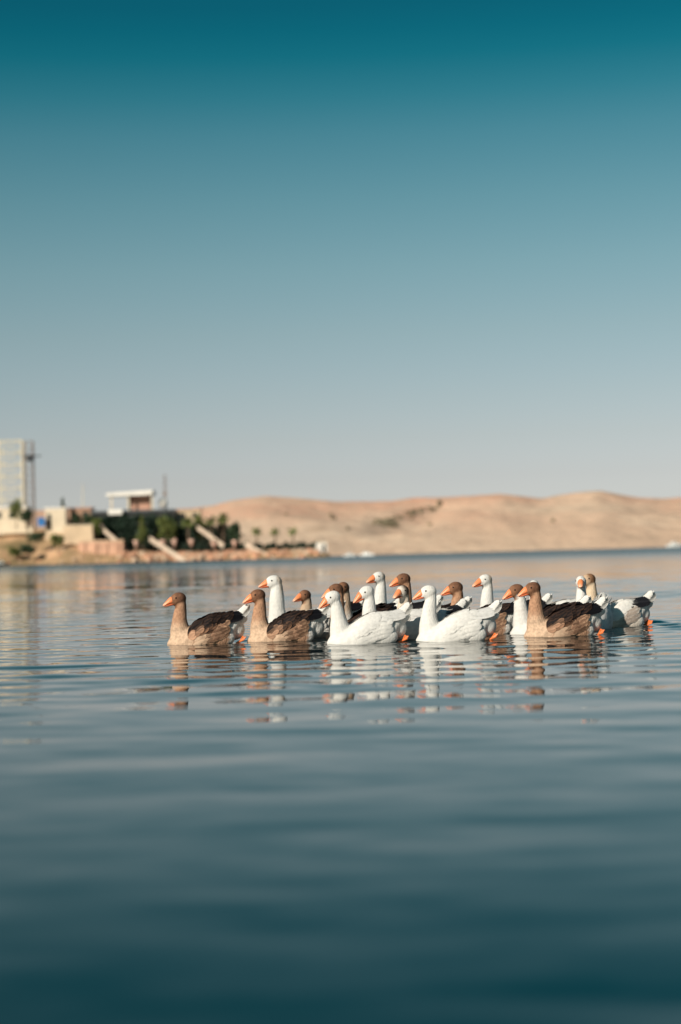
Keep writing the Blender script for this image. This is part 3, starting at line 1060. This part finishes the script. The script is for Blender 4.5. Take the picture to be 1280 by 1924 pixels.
def shell_pt(u, v, side):
    """Point on the folded wing: u runs from shoulder to tip, v from lower to upper edge."""
    x = .185 - .52 * u
    pc = R(36 + 27 * u)
    hf = R(33) * (math.sin(math.pi * min(1, .12 + .62 * u ** .7)) ** .7) * (1.0 - .45 * max(0, u - .45))
    phi = pc + v * hf
    edge_u = min(1.0, u / .30, (1.02 - u) / .10)
    off = -.008 + .036 * math.sqrt(max(0, 1 - v * v)) * math.sqrt(max(edge_u, 0))
    p, n_ = on_body(x, phi, side, off)
    return p, n_


def make_goose(key, px, d, yaw, top, hyaw, hx, pitch, kind, foot, label):
    K = KIND[kind]
    gx, gy = spot(px, d)
    root = empty('goose', (gx, gy, 0), math.pi + R(yaw))
    tag(root, label, 'goose', 'geese swimming in a flock')
    size = 1.0
    hz = top - .062
    HM_ = Matrix.Rotation(R(hyaw), 3, 'Z') @ Matrix.Rotation(R(pitch), 3, 'Y')
    hc = Vector((hx, 0, hz))
    fwd = HM_ @ Vector((1, 0, 0))
    # --- continuous body: trunk, neck and head fused
    t = MB()
    rings = []
    n = 28
    for x, zc, a, b_ in ST:
        rings.append([Vector((x, b_ * math.cos(2 * math.pi * j / n), zc + a * math.sin(2 * math.pi * j / n))) for j in range(n)])
    t.loft(rings)
    nt_ = hc - fwd * .022 - Vector((0, 0, .030))
    pts = [(.175, 0, -.03), (.228, 0, .09), (.238 + .25 * (hx - .25), 0, .09 + (nt_.z - .09) * .45), (nt_.x - .004 - .2 * (hx - .25), nt_.y, nt_.z - .05), tuple(nt_), tuple(hc - fwd * .005)]
    cv = catmull(pts, 8)
    m_ = len(cv)
    tt = np.linspace(0, 1, m_)
    rad = np.interp(tt, [0, .2, .4, .6, .8, 1], [.130, .100, .064, .046, .042, .044]) * np.interp(tt, [.2, .5], [1, 1.30 if kind == 'whitegander' else 1.08])
    rings = []
    for i in range(m_):
        tg = Vector(cv[min(i + 1, m_ - 1)] - cv[max(i - 1, 0)]).normalized()
        s = Vector((0, 1, 0)); f = s.cross(tg).normalized(); s = tg.cross(f)
        rings.append([Vector(cv[i]) + (f * math.cos(2 * math.pi * j / 20) * rad[i] * 1.06 + s * math.sin(2 * math.pi * j / 20) * rad[i] * .92) for j in range(20)])
    t.loft(rings)
    hs = 1.1 if kind == 'whitegander' else 1.03
    ellipsoid(t, hc, (.078 * hs, .053 * hs, .063 * hs), HM_)
    ellipsoid(t, hc + HM_ @ Vector((.046, 0, -.010)), (.045, .034, .044), HM_)
    ellipsoid(t, hc + HM_ @ Vector((.012, 0, -.026)), (.055, .042, .040), HM_)
    ellipsoid(t, (-.285, 0, .125), (.105, .088, .105), Matrix.Rotation(R(35), 3, 'Y'))   # full white rump
    # swelling of the thighs and flanks
    for sd_ in (-1, 1):
        ellipsoid(t, (-.14, sd_ * .105, .055), (.15, .070, .095))
    tmp = link('tmp', t.mesh('tmp'))
    rm = tmp.modifiers.new('r', 'REMESH'); rm.mode = 'VOXEL'; rm.voxel_size = .0085; rm.use_smooth_shade = True
    sm = tmp.modifiers.new('s', 'SMOOTH'); sm.factor = .5; sm.iterations = 7
    dg = bpy.context.evaluated_depsgraph_get()
    me_ = bpy.data.meshes.new_from_object(tmp.evaluated_get(dg))
    tm = tmp.data
    bpy.data.objects.remove(tmp); bpy.data.meshes.remove(tm)
    me_.name = 'body'
    co_ = np.zeros(len(me_.vertices) * 3, dtype=np.float32)
    me_.vertices.foreach_get('co', co_)
    P = co_.reshape(-1, 3).astype(float)
    # plumage zones
    dist = np.full(len(P), 9.0); tn = np.zeros(len(P))
    for i in range(m_):
        dd = np.linalg.norm(P - cv[i], axis=1)
        b_ = dd < dist
        dist[b_] = dd[b_]; tn[b_] = tt[i]
    nz = (np.sin(P[:, 0] * 91 + P[:, 2] * 57) + np.sin(P[:, 1] * 83 + P[:, 0] * 131) + np.sin(P[:, 2] * 143 - P[:, 1] * 61)) / 3
    A = lambda c: np.array(c)[None, :]
    col = A(K['body']) * np.ones((len(P), 1))

    def lay(c, wgt):
        nonlocal col
        col = col * (1 - wgt[:, None]) + A(c) * wgt[:, None]
    lay(K['breast'], smooth(.02, .20, P[:, 0] + .02 * nz) * smooth(.30, .16, P[:, 2]))
    if K['wing'][0] < .1:                                        # dark backs
        lay(K['wing'], smooth(.10, .17, P[:, 2] - .35 * np.abs(P[:, 1]) + .012 * nz) * smooth(.20, .12, P[:, 0]) * smooth(-.36, -.30, P[:, 0]))
    lay(K['vent'], smooth(-.205, -.245, P[:, 0] + .015 * nz) * (1 if K['wing'][0] > .1 else smooth(.32, .24, P[:, 2])))
    nk = smooth(.14, .19, P[:, 0] + .25 * np.clip(P[:, 2] - .15, 0, 1)) * smooth(.24, .46, tn + .03 * nz)
    lay(K['neck'], nk)
    lay(K['head'], smooth(.70, .84, tn + .015 * nz) * (P[:, 2] > .2))
    HL = (P - np.array(hc)) @ np.array(HM_)
    hn = np.linalg.norm(HL / np.array([.10, .07, .085]), axis=1)
    lay(K['face'], smooth(.0, .045, HL[:, 0] + .004 * nz) * smooth(1.25, 1.0, hn))
    back = smooth(-.2, -.8, ((P - cv[np.clip((tn * (m_ - 1)).astype(int), 0, m_ - 1)])[:, 0]) / .055)
    if 'nape' in K:
        lay(K['nape'], back * smooth(.5, .62, tn) * (P[:, 2] > .2) * .8)
    elif K['head'][0] < .3 and kind != 'whiteneck':
        lay(tuple(c * .45 for c in K['head']), back * smooth(.45, .62, tn) * (P[:, 2] > .2) * .75)
    col = col * (1 + .06 * nz[:, None])
    ca = me_.color_attributes.new('col', 'FLOAT_COLOR', 'POINT')
    arr = np.ones((len(P), 4), dtype=np.float32); arr[:, :3] = np.clip(col, .004, .9)
    ca.data.foreach_set('color', arr.ravel())
    me_.materials.clear()
    link('body', me_, M['whiteplumage' if K['body'][0] > .6 or kind == 'whiteneck' else 'plumage'], root)
    # --- wings
    for side in (1, -1):
        wg = MB()
        nu_, nv_ = 18, 12
        vs, cs, fs = [], [], []
        for i in range(nu_ + 1):
            for j in range(nv_ + 1):
                p, _ = shell_pt(i / nu_, -1 + 2 * j / nv_, side)
                vs.append(p)
                dk = smooth(.15, .45, i / nu_) if K['wing'][0] < .1 else smooth(.6, .8, i / nu_)
                fr = float(smooth(.30, .06, i / nu_)) * float(smooth(-.05, -.55, -1 + 2 * j / nv_)) if K['wing'][0] < .1 and kind != 'blackwing' else 0.0
                cs.append(tuple((K['wing'][q] * (1 - dk) + K['flight'][q] * dk) * (1 - fr) + K['body'][q] * .8 * fr for q in range(3)))
        for i in range(nu_):
            for j in range(nv_):
                q = (i * (nv_ + 1) + j, i * (nv_ + 1) + j + 1, (i + 1) * (nv_ + 1) + j + 1, (i + 1) * (nv_ + 1) + j)
                fs.append(q)
        wg.add(vs, fs, cs)
        rows = 9
        for i in range(rows, -1, -1):
            u = .04 + .66 * i / rows
            k_ = 7 if i < 6 else 5
            for j in range(k_):
                v = -.86 + 1.72 * (j + (.5 if i % 2 else .15)) / k_
                p, n_ = shell_pt(u, v, side)
                p2, _ = shell_pt(min(u + .1, .98), v, side)
                dk = min(1, max(0, (v + .85) * 1.8 + (u - .18) * 3.0 + random.uniform(-.4, .4))) if K['wing'][0] < .1 else (min(1, max(0, (u - .5) * 4)) if K['flight'][0] < .1 else 0)
                cc = tuple(K['wing'][q] * (1 - dk) + K['flight'][q] * dk for q in range(3))
                ee = tuple(K['edge'][q] * (1 - dk * .85) + K['flight'][q] * dk * .85 for q in range(3))
                if K['wing'][0] < .1 and kind != 'blackwing':
                    fr = float(smooth(.30, .06, u)) * float(smooth(-.05, -.55, v)) * random.uniform(.75, 1)
                    cc = tuple(cc[q] * (1 - fr) + K['body'][q] * .72 * fr for q in range(3))
                    ee = tuple(ee[q] * (1 - fr) + K['body'][q] * 1.05 * fr for q in range(3))
                if K['wing'][0] < .1:
                    feather(wg, p, p2 - p + Vector((0, 0, random.uniform(-.014, .014))), n_, .08 + .05 * u, random.uniform(.042, .058), cc, ee, .002, random.uniform(.003, .009), .5)
                else:
                    feather(wg, p, p2 - p + Vector((0, 0, random.uniform(-.006, .006))), n_, .095 + .045 * u, .060, cc, ee, .006, .002, .03)
        w_o = wg.build('wing', M['feather'], root, True, True)
        for i in range(6):                                        # long flight feathers, one by one
            u = .62 + .035 * i
            v = -.55 + .25 * i
            p, n_ = shell_pt(min(u, .9), v, side)
            tip = Vector((-.365 - .007 * i - .012 * (i % 2), side * (.085 - .014 * i), .225 + .017 * i))
            ff = MB()
            jf = random.uniform(.7, 1.5) if K['flight'][0] < .1 else random.uniform(.94, 1.04)
            cc = tuple(c * jf for c in K['flight'])
            dvec = tip - p
            feather(ff, p + n_ * .004, dvec, n_, dvec.length, .046, cc, tuple(c * 1.5 if c < .1 else c for c in cc), .0, .006, .05)
            ff.build('flight_feather', M['feather'], w_o, True, True)
        # flank feathers
        fl = MB()
        for i in range(9, -1, -1):
            for j in range(4):
                x = .12 - .31 * (i + .5 * (j % 2)) / 10
                ph = R(-8 + 11 * j)
                zc, a, b_ = trunk(x)
                off = .004 + .020 * math.exp(-((x + .15) / .10) ** 2)
                p, n_ = on_body(x, ph, side, off)
                p2, _ = on_body(x - .05, ph + R(3), side, off)
                mf = float(smooth(-.06, .13, x))
                fc = tuple(K['flank'][q] * (1 - mf) + K['breast'][q] * mf for q in range(3))
                fe = tuple(K['fedge'][q] * (1 - mf) + K['breast'][q] * mf for q in range(3))
                feather(fl, p, p2 - p + Vector((0, 0, random.uniform(-.012, .012))), n_, .08, .056, fc, fe, .004, .006 if K['flank'][0] < .3 else .002, .45 * (1 - .7 * mf) if K['flank'][0] < .3 else .03)
        fl.build('flank_feathers', M['feather'], root, True, True)
    # --- tail fan
    tl = MB()
    for i in range(9):
        a = (i - 4) / 4
        base = Vector((-.345, a * .050, .225 + .01 * (1 - a * a)))
        dvec = Vector((-.66, a * .40, .72 - .10 * abs(a)))
        cc = K['tail']
        feather(tl, base, dvec, Vector((-.6, 0, .8)), 0.158 - .03 * abs(a), .046, tuple(c * (.93 if i % 2 else 1) for c in cc), cc, -.012, .002, .04)
    for side in (1, -1):                                          # soft under-tail coverts lying along the rump
        for i in range(5, -1, -1):
            for q in range(5):
                x = -.225 - .026 * i
                zc, a, b_ = trunk(x)
                ph = R(-25 + 22 * q)
                p = Vector((x, side * (.092 - .004 * i) * math.cos(ph), .125 + .035 * i * .6 + .10 * math.sin(ph)))
                n_ = Vector((-.25, side * math.cos(ph), math.sin(ph))).normalized()
                feather(tl, p, Vector((-.75, -.18 * side, .55)), n_, .075, .05, K['vent'], K['vent'], .002, .001, .03)
    tl.build('tail', M['feather'], root, True, True)
    # --- beak, eyes
    OR, TIP = (.80, .25, .10), (.86, .44, .29)
    bk = MB(); rings = []; cols = []
    for s_, zc, a, b_ in ((.052, -.004, .044, .033), (.072, -.006, .043, .033), (.094, -.011, .035, .030), (.116, -.018, .026, .027), (.134, -.024, .019, .024), (.150, -.029, .012, .020), (.159, -.033, .005, .010)):
        ring = []
        for j in range(14):
            th = 2 * math.pi * j / 14
            zz = math.sin(th)
            ring.append(hc + HM_ @ Vector((s_, b_ * math.cos(th), zc + a * (zz if zz > 0 else zz * .55))))
            f = max(0, (s_ - .12) / .04)
            cols.append(tuple(OR[q] * (1 - f) + TIP[q] * f for q in range(3)))
        rings.append(ring)
    bk.loft(rings, cols)
    bo = bk.build('beak', M['beak'], root, True, True)
    bk = MB(); rings = []; cols = []
    for s_, zc, a, b_ in ((.050, -.036, .014, .029), (.085, -.037, .012, .026), (.115, -.038, .010, .022), (.134, -.039, .007, .017), (.147, -.039, .003, .008)):
        rings.append([hc + HM_ @ Vector((s_, b_ * math.cos(2 * math.pi * j / 10), zc + a * math.sin(2 * math.pi * j / 10))) for j in range(10)])
        cols += [(.55, .13, .05)] * 10  # darker than the upper bill: shade of the mouth gap painted in
    bk.loft(rings, cols)
    bk.build('lower_mandible', M['beak'], bo, True, True)
    for sd_ in (-1, 1):
        e = MB(); ellipsoid(e, hc + HM_ @ Vector((.024, sd_ * .0475 * hs, .016)), (.0085, .005, .0085), HM_, 10, 8)
        e.build('eye', M['eye'], root, True)
    # --- feet that trail at the surface
    for k in range(foot):
        sd_ = 1 if k == 0 else -1
        ft = MB()
        c = Vector((-.335 - .03 * k, sd_ * .075, .012))
        ft.bar(c + Vector((.10, 0, -.05)), c, .011, 8, .010)
        toes = [c + Vector((-.035, .040, .016)), c + Vector((-.055, .008, .040)), c + Vector((-.030, -.030, .048))]
        for q in toes:
            ft.bar(c, q, .010, 6, .006)
        for q in range(2):
            ft.add([c + Vector((0, .002, 0)), toes[q], (toes[q] + toes[q + 1]) / 2 * .94 + c * .06, toes[q + 1]], [(0, 1, 2, 3)])
        ft.build('foot', M['foot'], root)
    return root


LABEL = {
    'A': 'brown goose with orange beak leading at the far left of the flock',
    'B': 'brown goose in front of the tall white goose, second from the left',
    'C': 'tall white goose with long raised neck behind the second brown goose',
    'D': 'small far brown headed goose just right of the tall white goose',
    'E': 'brown headed goose directly behind the leftmost low white goose in front',
    'F': 'white goose in the front row, left one, beak pointing down',
    'G': 'dark winged goose with small brown head turned to the camera, left of centre',
    'H': 'white goose behind the front left white goose, beak lowered over its back',
    'I': 'white headed goose with black wings, far back with high head left of centre',
    'J': 'brown goose holding its head highest in the middle of the flock',
    'K': 'pale goose with dark back of head, facing half to camera behind white goose',
    'L': 'white goose in the front row, right one, neck upright',
    'M': 'brown goose half hidden behind the right white goose of the front row',
    'N': 'white headed goose with black wing, high head right of the centre',
    'P': 'brown headed goose with white neck just left of the front right brown goose',
    'Q': 'white goose at the back, its head peeping over the front right brown goose',
    'R': 'brown goose in the front row at the right with dark barred wings',
    'T': 'white goose facing the camera behind the front right brown goose',
    'U': 'last goose at the right, tan head, white body, tail cocked up',
}
for g in GEESE:
    make_goose(*g, LABEL[g[0]])
